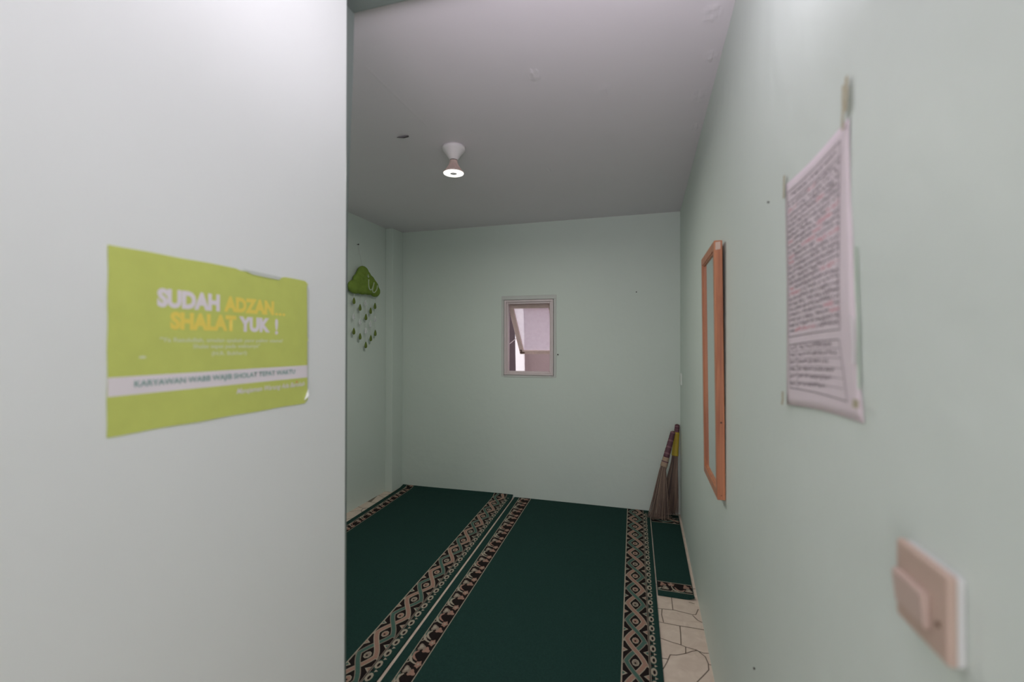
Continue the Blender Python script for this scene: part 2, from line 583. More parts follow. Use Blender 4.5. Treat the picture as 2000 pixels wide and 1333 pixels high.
def bead_border(wv, v0, v1, ph, P=0.0718):
    """small looped beads; nominal width 0.036"""
    wv.strip(0, 0.036, v0, v1, 0, GRN)
    wv.strip(0.001, 0.004, v0, v1, 1, GREY)
    n = math.ceil((v0 + 0.03 - ph) / P)
    while ph + n * P < v1 - 0.03:
        y = ph + n * P
        wv.blob(0.015, y, 0.0125, 0.024, 2, CREAM, 10)
        wv.blob(0.016, y - 0.002, 0.0055, 0.012, 3, BLACK, 8)
        wv.poly([(0.004, y + P / 2 - 0.010), (0.016, y + P / 2), (0.004, y + P / 2 + 0.010)], 2, BLACK)
        wv.poly([(0.018, y + P / 2 - 0.008), (0.030, y + P / 2 + 0.001), (0.018, y + P / 2 + 0.008)], 2, CREAM)
        n += 1


def scroll_border(wv, v0, v1, ph, P=0.138):
    """a running scroll of blossoms and dark leaves; nominal width 0.08"""
    W = 0.08
    wv.strip(0, W, v0, v1, 0, BLACK)
    wv.strip(0, 0.004, v0, v1, 1, CREAM)
    wv.strip(W - 0.004, W, v0, v1, 1, CREAM)
    n = math.ceil((v0 - 0.04 - ph) / P)
    while ph + n * P < v1 + 0.11:
        y = ph + n * P
        # arch that springs from the left line to the blossom
        wv.ribbon([(0.006, y + 0.048), (0.012, y + 0.026), (0.024, y + 0.010), (0.040, y + 0.003), (0.054, y + 0.002)], [0.010, 0.010, 0.009, 0.007, 0.006], 2, CREAM)
        wv.blob(0.059, y, 0.013, 0.020, 4, TAN, 15, 5, 0.22)
        wv.blob(0.059, y, 0.005, 0.007, 5, CREAM, 6)
        # stone coloured leaf and second blossom
        wv.blob(0.026, y - 0.036, 0.016, 0.020, 2, GREY, 12, 3, 0.25)
        wv.blob(0.024, y - 0.034, 0.008, 0.011, 3, CREAM, 12, 3, 0.25)
        wv.blob(0.054, y - 0.050, 0.015, 0.017, 3, TAN, 15, 3, 0.30, 1.0)
        wv.poly([(0.036, y - 0.030), (0.050, y - 0.044), (0.044, y - 0.060), (0.034, y - 0.046)], 3, GREY)
        # pale crescent at the left, small ringed bud
        wv.ribbon([(0.026, y - 0.060), (0.014, y - 0.075), (0.013, y - 0.092), (0.026, y - 0.108), (0.042, y - 0.118)], [0.006, 0.012, 0.013, 0.010, 0.005], 2, TAN if n % 2 else CREAM)
        wv.ribbon([(0.010, y - 0.058), (0.007, y - 0.078), (0.010, y - 0.100)], [0.004, 0.005, 0.004], 3, TEAL)
        wv.poly([(0.006, y + 0.030), (0.019, y + 0.010), (0.006, y - 0.004)], 3, CREAM)
        wv.poly([(0.006, y + 0.022), (0.013, y + 0.010), (0.006, y + 0.003)], 4, BLACK)
        n += 1


def carpet(loc, label, lines_b, lines_f, yb, yf, y0, y1, zf, phases, swap=None):
    """lines_*: across positions of edge, scroll in/out, chain in/out, bead out, edge at along = yb and yf"""
    root = empty('prayer_carpet', loc, label, 'carpet', 'green prayer carpets')
    def X(i, v):
        t = (v - yb) / (yf - yb)
        return lines_b[i] + (lines_f[i] - lines_b[i]) * t
    def place(x, v, z):
        if swap:
            return Vector(swap(x, v, zf(x, v) + z))
        return Vector((x, v, zf(x, v) + z))
    # body
    bm = bmesh.new()
    nu, nv = 26, int((y1 - y0) / 0.03)
    top, bot = [], []
    for j in range(nv + 1):
        v = y0 + (y1 - y0) * j / nv
        r1, r2 = [], []
        for i in range(nu + 1):
            x = X(0, v) + (X(6, v) - X(0, v)) * i / nu
            r1.append(bm.verts.new(place(x, v, 0)))
            q = place(x, v, 0)
            q.z = max(0.0, q.z - 0.0075)
            r2.append(bm.verts.new(q))
        top.append(r1)
        bot.append(r2)
    for j in range(nv):
        for i in range(nu):
            bm.faces.new((top[j][i], top[j][i + 1], top[j + 1][i + 1], top[j + 1][i]))
            bm.faces.new((bot[j][i], bot[j + 1][i], bot[j + 1][i + 1], bot[j][i + 1]))
    for j in range(nv):
        bm.faces.new((top[j][0], top[j + 1][0], bot[j + 1][0], bot[j][0]))
        bm.faces.new((top[j][nu], bot[j][nu], bot[j + 1][nu], top[j + 1][nu]))
    for i in range(nu):
        bm.faces.new((top[0][i], bot[0][i], bot[0][i + 1], top[0][i + 1]))
        bm.faces.new((top[nv][i], top[nv][i + 1], bot[nv][i + 1], bot[nv][i]))
    obj('pile', bm, C_GREEN, root)
    e = 0.004
    def mapper(i0, i1, W):
        def m(u, v, dz):
            v = min(max(v, y0 + e), y1 - e)
            a, b = X(i0, v), X(i1, v)
            return place(a + (b - a) * u / W, v, dz)
        return m
    wv = Weave(mapper(1, 2, 0.08))
    scroll_border(wv, y0 + e, y1 - e, phases[0])
    obj('scroll_border', wv.bm, CM, root)
    wv = Weave(mapper(3, 4, 0.122))
    chain_border(wv, y0 + e, y1 - e, phases[1][0], flip=phases[1][1])
    obj('chain_border', wv.bm, CM, root)
    wv = Weave(mapper(4, 5, 0.036))
    bead_border(wv, y0 + e, y1 - e, phases[2])
    obj('bead_border', wv.bm, CM, root)
    return root


def z_left(x, y):
    z = 0.008 + 0.0015 * math.sin(3.1 * y + 2 * x)
    if y > 3.64:
        t = min(1, (y - 3.64) / 0.09)
        z += 0.020 * t * t * (0.8 + 0.2 * math.sin(4 * x))
    return z


def z_right(x, y):
    return 0.008 + 0.0010 * math.sin(2.7 * y + 3 * x)


carpet((-1.55, 2.4, 0), 'long dark green prayer carpet on the left, its end lifting against the back wall',
       [-2.150, -2.105, -2.035, -1.2595, -1.1447, -1.105, -1.091], [-2.066, -2.03, -1.957, -1.182, -1.061, -1.020, -1.0075],
       3.74, 1.55, 1.10, 3.733, z_left, (1.70, (1.6656, 1), 1.70))
carpet((-0.5, 2.4, 0), 'long dark green prayer carpet in the middle, between the other two carpets',
       [-1.0765, -1.033, -0.93, -0.140, -0.018, 0.017, 0.029], [-0.9885, -0.946, -0.868, -0.0865, 0.0257, 0.062, 0.076],
       3.73, 1.55, 1.10, 3.733, z_right, (1.6726, (1.9416, 1), 1.9787))


def z_small(x, v):   # x: across (room Y), v: along (room X)
    z = 0.0078
    if x < 2.545 and v > 0.19:
        z += 0.014 * ((v - 0.19) / 0.055) ** 2 * ((2.545 - x) / 0.04)
    return z


def small_swap(x, v, z):
    xl = 0.0365 + 0.0216 * (3.73 - x)
    t = (v - 0.03) / (0.243 - 0.03)
    return (xl + (0.243 - xl) * t, x, z)


sm = [2.505, 2.549, 2.645, 3.512, 3.625, 3.665, 3.690]
carpet((0.15, 3.1, 0), 'short strip of dark green carpet along the right wall, under the brooms',
       sm, sm, 0, 1, 0.03, 0.243, z_small, (0.115, (0.13, 1), 0.08), small_swap)

# ------------------------------------------------------------------ poster on the partition
def text(body, parent, name, m, fit, plane, bold=0.0, shear=0.0, res=3):
    """fit: (left, right, bottom, top) in plane coordinates; plane(s, t) -> point"""
    c = bpy.data.curves.new('tmp_text', 'FONT')
    c.body = body
    c.offset = bold
    c.shear = shear
    c.resolution_u = res
    t = bpy.data.objects.new('tmp_text', c)
    COL.objects.link(t)
    bpy.context.view_layer.update()
    me = bpy.data.meshes.new_from_object(t.evaluated_get(bpy.context.evaluated_depsgraph_get()))
    bpy.data.objects.remove(t)
    bpy.data.curves.remove(c)
    xs = [v.co.x for v in me.vertices]
    ys = [v.co.y for v in me.vertices]
    x0, x1, y0, y1 = min(xs), max(xs), min(ys), max(ys)
    l, r, b, tp = fit
    for v in me.vertices:
        s = l + (r - l) * (v.co.x - x0) / (x1 - x0)
        q = b + (tp - b) * (v.co.y - y0) / (y1 - y0)
        v.co = plane(s, q)
    me.name = name
    me.materials.clear()
    me.materials.append(m)
    o = bpy.data.objects.new(name, me)
    COL.objects.link(o)
    o.parent = parent
    o.matrix_parent_inverse = Matrix.Translation(parent.location).inverted()
    return o


P_Y0, P_Y1, P_Z0, P_Z1 = 0.4875, 0.9150, 1.1800, 1.4755
poster = empty('poster', (XP, 0.70, P_Z0), 'green landscape poster with white and yellow lettering on the near left wall', 'poster')
def p_off(s):
    return XP + 0.0012 + 0.0003 * math.sin(s * 31)
M_lime = mat('poster_lime', lin(0.575, 0.64, 0.15), 0.45, 0.05, 50, 0.07, 30)
M_pw = mat('poster_white', lin(0.80, 0.75, 0.77), 0.5)
M_py = mat('poster_yellow', lin(0.86, 0.70, 0.13), 0.5)
M_pt = mat('poster_teal', lin(0.19, 0.37, 0.33), 0.5)
M_pg = mat('poster_pale_green', lin(0.72, 0.76, 0.52), 0.5)
M_pr = mat('poster_red', lin(0.75, 0.22, 0.12), 0.5)
bm = bmesh.new()
ny, nz = 40, 16
g = []
for i in range(ny + 1):
    row = []
    s = P_Y0 + (P_Y1 - P_Y0) * i / ny
    for k in range(nz + 1):
        z = P_Z0 + (P_Z1 - P_Z0) * k / nz
        if k == nz:
            z += 0.0004 * math.sin(s * 60) - (0.003 if 0.72 < s < 0.83 else 0) - (0.006 if i == ny else 0)
        if k == 0:
            z += 0.0005 * math.sin(s * 47) + (0.008 if i == ny else 0)
        ss = s + (0.0005 * math.sin(z * 80) if i in (0, ny) else 0)
        row.append(bm.verts.new((p_off(s), ss, z)))
    g.append(row)
for i in range(ny):
    for k in range(nz):
        bm.faces.new((g[i][k], g[i + 1][k], g[i + 1][k + 1], g[i][k + 1]))
sheet = obj('sheet', bm, M_lime, poster)
so = sheet.modifiers.new('thickness', 'SOLIDIFY')
so.thickness = 0.0006
so.offset = 0
def pplane(s, q, d=0.0008):
    return Vector((p_off(s) + d, s, q))
bm = bmesh.new()
for i in range(ny):
    s0 = P_Y0 + (P_Y1 - P_Y0) * i / ny
    s1 = P_Y0 + (P_Y1 - P_Y0) * (i + 1) / ny
    quad(bm, [pplane(s0, 1.2418, 0.0005), pplane(s1, 1.2418, 0.0005), pplane(s1, 1.2715, 0.0005), pplane(s0, 1.2715, 0.0005)])
obj('white_band', bm, M_pw, poster)
text('SUDAH', poster, 'white_lettering', M_pw, (0.5600, 0.6765, 1.3855, 1.4185), pplane, 0.06)
text('ADZAN', poster, 'yellow_lettering', M_py, (0.6855, 0.8095, 1.3865, 1.4175), pplane, 0.06)
text('...', poster, 'yellow_lettering', M_py, (0.8120, 0.8420, 1.3865, 1.3925), pplane, 0.03)
text('SHALAT', poster, 'yellow_lettering', M_py, (0.5820, 0.7135, 1.3480, 1.3800), pplane, 0.06)
text('YUK', poster, 'white_lettering', M_pw, (0.7200, 0.7985, 1.3480, 1.3790), pplane, 0.06)
text('!', poster, 'white_lettering', M_pw, (0.8125, 0.8210, 1.3440, 1.3790), pplane, 0.03)
text('"Ya Rasulullah, amalan apakah yang paling utama?', poster, 'small_lettering', M_pg, (0.5650, 0.8350, 1.3245, 1.3345), pplane, 0.02)
text('Shalat tepat pada waktunya"', poster, 'small_lettering', M_pg, (0.6230, 0.7720, 1.3130, 1.3230), pplane, 0.02)
text('(H.R. Bukhari)', poster, 'small_lettering', M_pg, (0.6600, 0.7390, 1.2990, 1.3090), pplane, 0.02)
text('KARYAWAN WABB WAJIB SHOLAT TEPAT WAKTU', poster, 'teal_lettering', M_pt, (0.5255, 0.8720, 1.2505, 1.2640), lambda s, q: pplane(s, q, 0.0012), 0.01)
text('Manajemen Warung Ada Barokah', poster, 'script_lettering', M_pw, (0.7150, 0.9040, 1.2190, 1.2330), pplane, 0.014, 0.35)
bm = bmesh.new()
bmesh.ops.create_circle(bm, cap_ends=True, segments=10, radius=0.0022)
for v in bm.verts:
    v.co = pplane(0.8775 + v.co.x, 1.2335 + v.co.y, 0.0014)
obj('red_dot', bm, M_pr, poster)
bm = bmesh.new()
bmesh.ops.create_circle(bm, cap_ends=True, segments=10, radius=1)
for v in bm.verts:
    v.co = pplane(0.5375 + v.co.x * 0.006, 1.3015 + v.co.y * 0.0022, 0.0010)
obj('worn_spot', bm, M_pg, poster)
M_tape = mat('clear_tape', lin(0.62, 0.66, 0.60), 0.2, 0.2, 60, 0.05, 20)
bm = bmesh.new()
def strip3(bm, pts, d=0.0018):
    quad(bm, [(p_off(s) + d, s, z) for s, z in pts])
strip3(bm, [(0.724, 1.4765), (0.830, 1.4735), (0.822, 1.4665), (0.752, 1.4685)])
obj('torn_tape', bm, M_tape, poster)
bm = bmesh.new()
strip3(bm, [(0.9095, 1.47), (0.9175, 1.452), (0.9170, 1.33), (0.9120, 1.34)])
strip3(bm, [(0.9115, 1.33), (0.9170, 1.33), (0.9160, 1.215), (0.9125, 1.215)])
obj('edge_tape', bm, M_tape, poster)
bm = bmesh.new()   # lifted corner at the lower right
bm.faces.new([bm.verts.new(p) for p in ((XP + 0.002, 0.9165, 1.214), (XP + 0.010, 0.9100, 1.197), (XP + 0.004, 0.9005, 1.187), (XP + 0.0022, 0.9075, 1.197))])
o = obj('curled_corner', bm, mat('paper_back', lin(0.80, 0.82, 0.78), 0.5), poster)
so = o.modifiers.new('thickness', 'SOLIDIFY')
so.thickness = 0.0005

# ------------------------------------------------------------------ sheet of prayers on the right wall
paper = empty('prayer_sheet', (XR, 0.82, 1.22), 'large creased paper sheet of dense handwritten lines taped to the right wall', 'paper')
M_paper = mat('paper', lin(0.66, 0.585, 0.615), 0.7, 0.15, 25, 0.03, 12)
def sheet_pt(s, t, d=0.0):
    """s 0 far edge .. 1 near edge, t 0 bottom .. 1 top; d out of the wall"""
    yl = 0.9640 + (0.9775 - 0.9640) * min(1, t * 2.2)
    yr = 0.6580 + (0.6960 - 0.6580) * min(1, t * 1.35) ** 0.8
    zb = 1.2105 + 0.016 * s + 0.004 * math.sin(math.pi * s)
    zt = 1.6300 - 0.006 * s - 0.004 * math.sin(math.pi * s)
    y = yl + (yr - yl) * s
    z = zb + (zt - zb) * t
    bulge = 0.0014 + 0.0022 * math.sin(math.pi * t) * math.sin(math.pi * s) + 0.0035 * max(0, 0.25 - t) * 4 * abs(s - 0.5) ** 0.5 * (1.25 - s) + 0.0008 * math.sin(9 * t + 5 * s)
    return Vector((XR - bulge - d, y, z))
bm = bmesh.new()
ns, ntt = 16, 30
g = [[bm.verts.new(sheet_pt(i / ns, k / ntt)) for k in range(ntt + 1)] for i in range(ns + 1)]
for i in range(ns):
    for k in range(ntt):
        bm.faces.new((g[i][k], g[i + 1][k], g[i + 1][k + 1], g[i][k + 1]))
o = obj('sheet', bm, M_paper, paper, smooth=True)
so = o.modifiers.new('thickness', 'SOLIDIFY')
so.thickness = 0.0005
so.offset = 0
M_ink = mat('ink_grey', lin(0.26, 0.225, 0.245), 0.8)
M_pink = mat('ink_red', lin(0.62, 0.30, 0.34), 0.8)
def ink_line(bm, a, b, wdt, d=0.0006, mi=0, n=8):
    """straight ruled line on the sheet, a/b in (s,t); width in metres"""
    for k in range(n):
        p = [a[j] + (b[j] - a[j]) * k / n for j in (0, 1)]
        q = [a[j] + (b[j] - a[j]) * (k + 1) / n for j in (0, 1)]
        P_, Q_ = sheet_pt(p[0], p[1], d), sheet_pt(q[0], q[1], d)
        dv = (Q_ - P_)
        up = Vector((0, -dv.z, dv.y)).normalized() * wdt / 2
        f = bm.faces.new([bm.verts.new(x) for x in (P_ - up, Q_ - up, Q_ + up, P_ + up)])
        f.material_index = mi
def scribble(bm, s0, s1, t, hgt, mi):
    """a run of cursive script: a waving stroke along the line with loops and dots"""
    n = max(4, int((s1 - s0) * 80))
    prev = None
    for k in range(n + 1):
        s = s0 + (s1 - s0) * k / n
        a = t + hgt * (0.5 * math.sin(k * 2.1 + t * 90) + random.uniform(-0.45, 0.45))
        if prev and random.random() < 0.86:
            ink_line(bm, prev, (s, a), random.uniform(0.0016, 0.0036), 0.0007, mi, 1)
        prev = (s, a)
        if random.random() < 0.22:
            ink_line(bm, (s, t + hgt * 1.0), (s + 0.008, t + hgt * 1.15), 0.0016, 0.0007, mi, 1)
bm = bmesh.new()
for a, b in (((0.05, 0.955), (0.90, 0.955)), ((0.05, 0.30), (0.84, 0.30)), ((0.05, 0.955), (0.05, 0.30)), ((0.90, 0.955), (0.84, 0.30)),
             ((0.06, 0.905), (0.90, 0.905)), ((0.06, 0.265), (0.82, 0.265)), ((0.06, 0.265), (0.08, 0.075)), ((0.82, 0.265), (0.86, 0.055)),
             ((0.08, 0.075), (0.86, 0.055)), ((0.20, 0.265), (0.22, 0.075))):
    ink_line(bm, a, b, 0.0018, 0.0006, 0, 12)
for k in range(5):
    ink_line(bm, (0.07, 0.235 - k * 0.033), (0.83, 0.235 - k * 0.035), 0.0008, 0.0006, 0, 8)
obj('ruled_frame', bm, M_ink, paper, recalc=False)
bm = bmesh.new()
scribble(bm, 0.12, 0.86, 0.93, 0.010, 0)
for r in range(25):
    t = 0.888 - r * 0.0234
    s = 0.07
    hi = 0.89 - 0.05 * (0.9 - t) / 0.6
    while s < hi:
        ln = random.uniform(0.08, 0.26)
        e = min(hi, s + ln)
        scribble(bm, s, e, t, 0.0085, 1 if random.random() < 0.17 else 0)
        s = e + 0.012
for r in range(6):
    t = 0.250 - r * 0.031
    scribble(bm, 0.08, 0.19, t, 0.008, 0)
    scribble(bm, 0.235, random.uniform(0.62, 0.82), t, 0.008, 0)
obj('handwriting', bm, [M_ink, M_pink], paper, recalc=False)
M_old = mat('old_tape', lin(0.40, 0.36, 0.24), 0.4, 0.2, 60, 0.2, 50)
def tape(y0, y1, z0, z1, slant=0.0, d=0.0012, m=M_old, name='tape'):
    bm = bmesh.new()
    n = 6
    for k in range(n):
        a, b = k / n, (k + 1) / n
        za, zb2 = z0 + (z1 - z0) * a, z0 + (z1 - z0) * b
        x = XR - 0.0015 - d - 0.002 * max(0, 0.5 - a)
        x2 = XR - 0.0015 - d - 0.002 * max(0, 0.5 - b)
        j = 0.0006 * math.sin(k * 2)
        quad(bm, [(x, y0 + slant * a + j, za), (x, y1 + slant * a + j, za), (x2, y1 + slant * b, zb2), (x2, y0 + slant * b, zb2)])
    o = obj(name, bm, m, paper)
    so = o.modifiers.new('thickness', 'SOLIDIFY')
    so.thickness = 0.0004
tape(0.690, 0.699, 1.632, 1.678, 0.0, 0.004)
tape(0.7015, 0.7085, 1.612, 1.672, 0.0, 0.004)
tape(0.974, 0.984, 1.605, 1.648, -0.002, 0.003)
tape(0.958, 0.968, 1.210, 1.235, 0.0, 0.010)
tape(0.646, 0.662, 1.246, 1.256, 0.0, 0.010)
tape(0.664, 0.672, 1.268, 1.45, 0.012, 0.0005, mat('pale_green_tape', lin(0.60, 0.70, 0.60), 0.3), 'edge_tape')
tape(0.672, 0.680, 1.30, 1.36, 0.006, 0.003, mat('white_tape', lin(0.75, 0.72, 0.73), 0.3), 'edge_tape')

# ------------------------------------------------------------------ light switch on the right wall
sw = empty('light_switch', (XR, 0.513, 1.088), 'square beige light switch on the right wall, under the taped paper sheet', 'light switch')
M_beige = mat('aged_plastic', lin(0.50, 0.375, 0.305), 0.35, 0.05, 30, 0.05, 25)
M_edge = mat('plate_rim', lin(0.66, 0.67, 0.66), 0.35)
bm = bmesh.new()
box(bm, XR - 0.011, XR, 0.4745, 0.5570, 1.0500, 1.1255, 0.0025, 3)
obj('rim', bm, M_edge, sw, smooth=False)
bm = bmesh.new()
box(bm, XR - 0.0140, XR - 0.0055, 0.4735, 0.5575, 1.0490, 1.1275, 0.0038, 4)
obj('face_plate', bm, M_beige, sw)
bm = bmesh.new()
vs = box(bm, XR - 0.0215, XR - 0.0135, 0.4980, 0.5500, 1.0660, 1.0995)
for v in vs:
    if v.co.x < XR - 0.02 and v.co.z < 1.08:
        v.co.x += 0.0035
bmesh.ops.bevel(bm, geom=bm.edges[:], offset=0.0016, segments=2, affect='EDGES')
obj('rocker', bm, mat('rocker_plastic', lin(0.56, 0.44, 0.38), 0.3, 0.03, 30, 0.04, 25), sw)
bm = bmesh.new()
bmesh.ops.create_cone(bm, cap_ends=True, segments=12, radius1=0.0028, radius2=0.0024, depth=0.002,
                      matrix=Matrix.Translation((XR - 0.0143, 0.4865, 1.0790)) @ Matrix.Rotation(math.radians(90), 4, 'Y'))
obj('screw', bm, mat('dull_brass', lin(0.22, 0.15, 0.10), 0.5, metal=0.5), sw)

sw2 = empty('socket_plate', (XR, 3.60, 1.06), 'small pale wall plate near the back corner, above the brooms', 'wall plate')
bm = bmesh.new()
box(bm, XR - 0.010, XR, 3.555, 3.640, 1.018, 1.106, 0.003, 2)
obj('plate', bm, mat('plate_pale', lin(0.72, 0.76, 0.72), 0.35), sw2)
bm = bmesh.new()
box(bm, XR - 0.013, XR - 0.008, 3.575, 3.620, 1.040, 1.084, 0.002, 2)
obj('insert', bm, mat('plate_insert', lin(0.62, 0.66, 0.62), 0.35), sw2)

# ------------------------------------------------------------------ mirror
def wood_mat():
    m = mat('orange_wood', lin(0.36, 0.125, 0.055), 0.4, 0.0)
    nt = m.node_tree
    p = nt.nodes['Principled BSDF']
    tc = nt.nodes.new('ShaderNodeTexCoord')
    mp = nt.nodes.new('ShaderNodeMapping')
    mp.inputs['Scale'].default_value = (60, 60, 2.2)
    no = nt.nodes.new('ShaderNodeTexNoise')
    no.inputs['Scale'].default_value = 1.0
    no.inputs['Detail'].default_value = 6
    no.inputs['Distortion'].default_value = 1.0
    rp = nt.nodes.new('ShaderNodeValToRGB')
    rp.color_ramp.elements[0].position = 0.3
    rp.color_ramp.elements[0].color = lin(0.31, 0.10, 0.045)
    rp.color_ramp.elements[1].position = 0.7
    rp.color_ramp.elements[1].color = lin(0.53, 0.21, 0.095)
    nt.links.new(tc.outputs['Object'], mp.inputs['Vector'])
    nt.links.new(mp.outputs['Vector'], no.inputs['Vector'])
    nt.links.new(no.outputs['Fac'], rp.inputs[0])
    nt.links.new(rp.outputs[0], p.inputs['Base Color'])
    return m


M_wood = wood_mat()
MY0, MY1, MZ0, MZ1 = 1.667, 2.035, 0.796, 1.677
mir = empty('wall_mirror', (XR, (MY0 + MY1) / 2, MZ0), 'tall narrow mirror in an orange-brown wooden frame on the right wall', 'mirror')
LEAN = math.radians(0.62)
def lean(bm):
    for v in bm.verts:
        dz = v.co.z - MZ0
        v.co.x -= dz * math.sin(LEAN)
XF, XB = XR - 0.0265, XR - 0.0005
bm = bmesh.new()
fw = 0.030
def mbar(y0, y1, z0, z1):
    box(bm, XF, XB, y0, y1, z0, z1, 0.0018, 2)
mbar(MY0, MY0 + fw, MZ0, MZ1)
mbar(MY1 - fw, MY1, MZ0, MZ1)
mbar(MY0 + fw, MY1 - fw, MZ1 - fw, MZ1)
mbar(MY0 + fw, MY1 - fw, MZ0, MZ0 + fw)
# inner step round the glass
def mstep(y0, y1, z0, z1):
    box(bm, XF + 0.004, XB, y0, y1, z0, z1, 0.001, 1)
st = 0.005
mstep(MY0 + fw - 0.001, MY0 + fw + st, MZ0 + fw, MZ1 - fw)
mstep(MY1 - fw - st, MY1 - fw + 0.001, MZ0 + fw, MZ1 - fw)
mstep(MY0 + fw, MY1 - fw, MZ1 - fw - st, MZ1 - fw + 0.001)
mstep(MY0 + fw, MY1 - fw, MZ0 + fw - 0.001, MZ0 + fw + st)
lean(bm)
obj('frame', bm, M_wood, mir)
bm = bmesh.new()
box(bm, XF + 0.0085, XF + 0.0125, MY0 + fw, MY1 - fw, MZ0 + fw, MZ1 - fw)
lean(bm)
obj('mirror_glass', bm, mat('mirror_silver', lin(0.86, 0.90, 0.87), 0.03, metal=1.0), mir)
bm = bmesh.new()
box(bm, XF + 0.004, XB - 0.006, MY0 - 0.0006, MY0 + 0.002, MZ1 - 0.034, MZ1 - 0.008, 0.0003, 1)
for v in bm.verts:
    v.co.z += 0.004 * math.sin(v.co.x * 900)
lean(bm)
o = obj('worn_patch', bm, mat('bare_wood', lin(0.55, 0.42, 0.34), 0.7), mir)
o['label'] = 'pale worn patch'
M_knot = mat('dark_knot', lin(0.05, 0.02, 0.012), 0.7)
for zz, xx, r in ((MZ0 + 0.016, XF + 0.013, 0.0018), (MZ0 + 0.262, XF + 0.015, 0.0034)):
    bm = bmesh.new()
    bmesh.ops.create_cone(bm, cap_ends=True, segments=10, radius1=r, radius2=r * 0.8, depth=0.002,
                          matrix=Matrix.Translation((xx, MY0 - 0.0004, zz)) @ Matrix.Rotation(math.radians(90), 4, 'X'))
    lean(bm)
    obj('knot', bm, M_knot, mir)

# ------------------------------------------------------------------ ceiling lamp
LX, LY = -0.9636, 2.1787
lamp = empty('ceiling_lamp', (LX, LY, H), 'lit spotlight bulb in a white conical holder on the ceiling', 'lamp')
M_hold = mat('white_plastic', lin(0.78, 0.74, 0.76), 0.3)
bm = bmesh.new()
lathe(bm, (LX, LY, H), [(0, 0), (0.056, 0), (0.0605, -0.004), (0.0610, -0.016), (0.0575, -0.022), (0.050, -0.030), (0.040, -0.042), (0.030, -0.056), (0.0235, -0.066), (0.0215, -0.070), (0.0190, -0.070), (0, -0.070)], 40)
obj('lamp_holder', bm, M_hold, lamp, smooth=True)
bm = bmesh.new()
lathe(bm, (LX, LY, H), [(0, -0.0690), (0.0188, -0.0690), (0.0188, -0.0735), (0, -0.0735)], 32)
obj('seam', bm, mat('dark_seam', lin(0.06, 0.05, 0.05), 0.6), lamp)
bulb_m = mat('bulb_housing', lin(0.62, 0.46, 0.42), 0.35)
bm = bmesh.new()
lathe(bm, (LX, LY, H), [(0, -0.0730), (0.0200, -0.0735), (0.0215, -0.084), (0.0240, -0.092), (0.0300, -0.104), (0.0400, -0.118), (0.0480, -0.128), (0.0540, -0.1345), (0.0545, -0.138), (0.0520, -0.140), (0, -0.1395)], 72,
      flute=lambda i, k: (0.90 if (k // 2) % 2 and 3 <= i <= 6 else 1.0))
bulb = obj('bulb', bm, bulb_m, lamp)
bm = bmesh.new()
lathe(bm, (LX, LY, H), [(0, -0.1398), (0.0200, -0.1400), (0.0205, -0.1412), (0.0518, -0.1412), (0.0535, -0.1385), (0.0535, -0.134), (0.0520, -0.134), (0, -0.1394)], 40)
M_led = mat('led_light', lin(0.9, 0.9, 0.95), 0.4, emit=(1, 0.975, 0.88, 1), estr=1.8)
M_led_dim = mat('led_hub', lin(0.5, 0.5, 0.5), 0.4, emit=(1, 0.98, 1, 1), estr=0.10)
obj('lit_ring', bm, M_led, bulb)
bm = bmesh.new()
lathe(bm, (LX, LY, H), [(0, -0.1405), (0.017, -0.1410), (0.0185, -0.1420), (0.0, -0.1424)], 24)
obj('hub', bm, M_led_dim, bulb)

area('bulb_light', (LX, LY, H - 0.1435), (0, 0, -1), 0.09, 0.09, 10.4, (1, 0.985, 0.91), 'DISK')

# curled flake of paint on the ceiling
bm = bmesh.new()
fx, fy = -1.1586, 1.9999
pts = [(-0.035, 0.0, 0.0002), (-0.012, -0.012, 0.010), (0.016, -0.016, 0.016), (0.034, -0.006, 0.002), (0.026, 0.012, 0.0002), (-0.006, 0.016, 0.0002)]
c = bm.verts.new((fx, fy, H - 0.006))
vs = [bm.verts.new((fx + a, fy + b, H - d)) for a, b, d in pts]
for k in range(len(vs)):
    bm.faces.new((c, vs[k], vs[(k + 1) % len(vs)]))
o = obj('paint_flake', bm, mat('flake_dark', lin(0.10, 0.09, 0.09), 0.8))
so = o.modifiers.new('thickness', 'SOLIDIFY')
so.thickness = 0.0008
tag(o, 'small dark curled flake hanging from the ceiling, left of the lamp', 'paint flake')

# ------------------------------------------------------------------ cloud mobile
mob = empty('cloud_mobile', (XL + 0.02, 3.17, 2.1), 'green plush cloud mobile with rows of hanging raindrops on the far left wall', 'wall hanging')
M_felt = mat('green_felt', lin(0.195, 0.285, 0.055), 0.95, 0.4, 250, 0.2, 40, spec=0.1)
M_drop = mat('drop_felt', lin(0.15, 0.20, 0.045), 0.95, 0.3, 250, 0.15, 40, spec=0.1)
M_thread = mat('pale_thread', lin(0.55, 0.56, 0.54), 0.8)
M_clear = bpy.data.materials.new('clear_plastic')
M_clear.use_nodes = True
pb_ = M_clear.node_tree.nodes['Principled BSDF']
pb_.inputs['Base Color'].default_value = lin(0.85, 0.82, 0.88)
pb_.inputs['Roughness'].default_value = 0.15
pb_.inputs['Alpha'].default_value = 0.32
CXc = XL + 0.040
bm = bmesh.new()
def ell(y, z, ry, rz, rx=0.034, dx=0.0):
    bmesh.ops.create_icosphere(bm, subdivisions=3, radius=1, matrix=Matrix.Translation((CXc + dx, y, z)) @ Matrix.Diagonal((rx, ry, rz, 1)))
ell(3.168, 1.900, 0.066, 0.054)
ell(3.150, 1.870, 0.070, 0.050)
ell(3.205, 1.865, 0.066, 0.060)
ell(3.235, 1.848, 0.062, 0.050)
ell(3.290, 1.815, 0.062, 0.055)
ell(3.060, 1.772, 0.080, 0.056)
ell(3.115, 1.835, 0.070, 0.050)
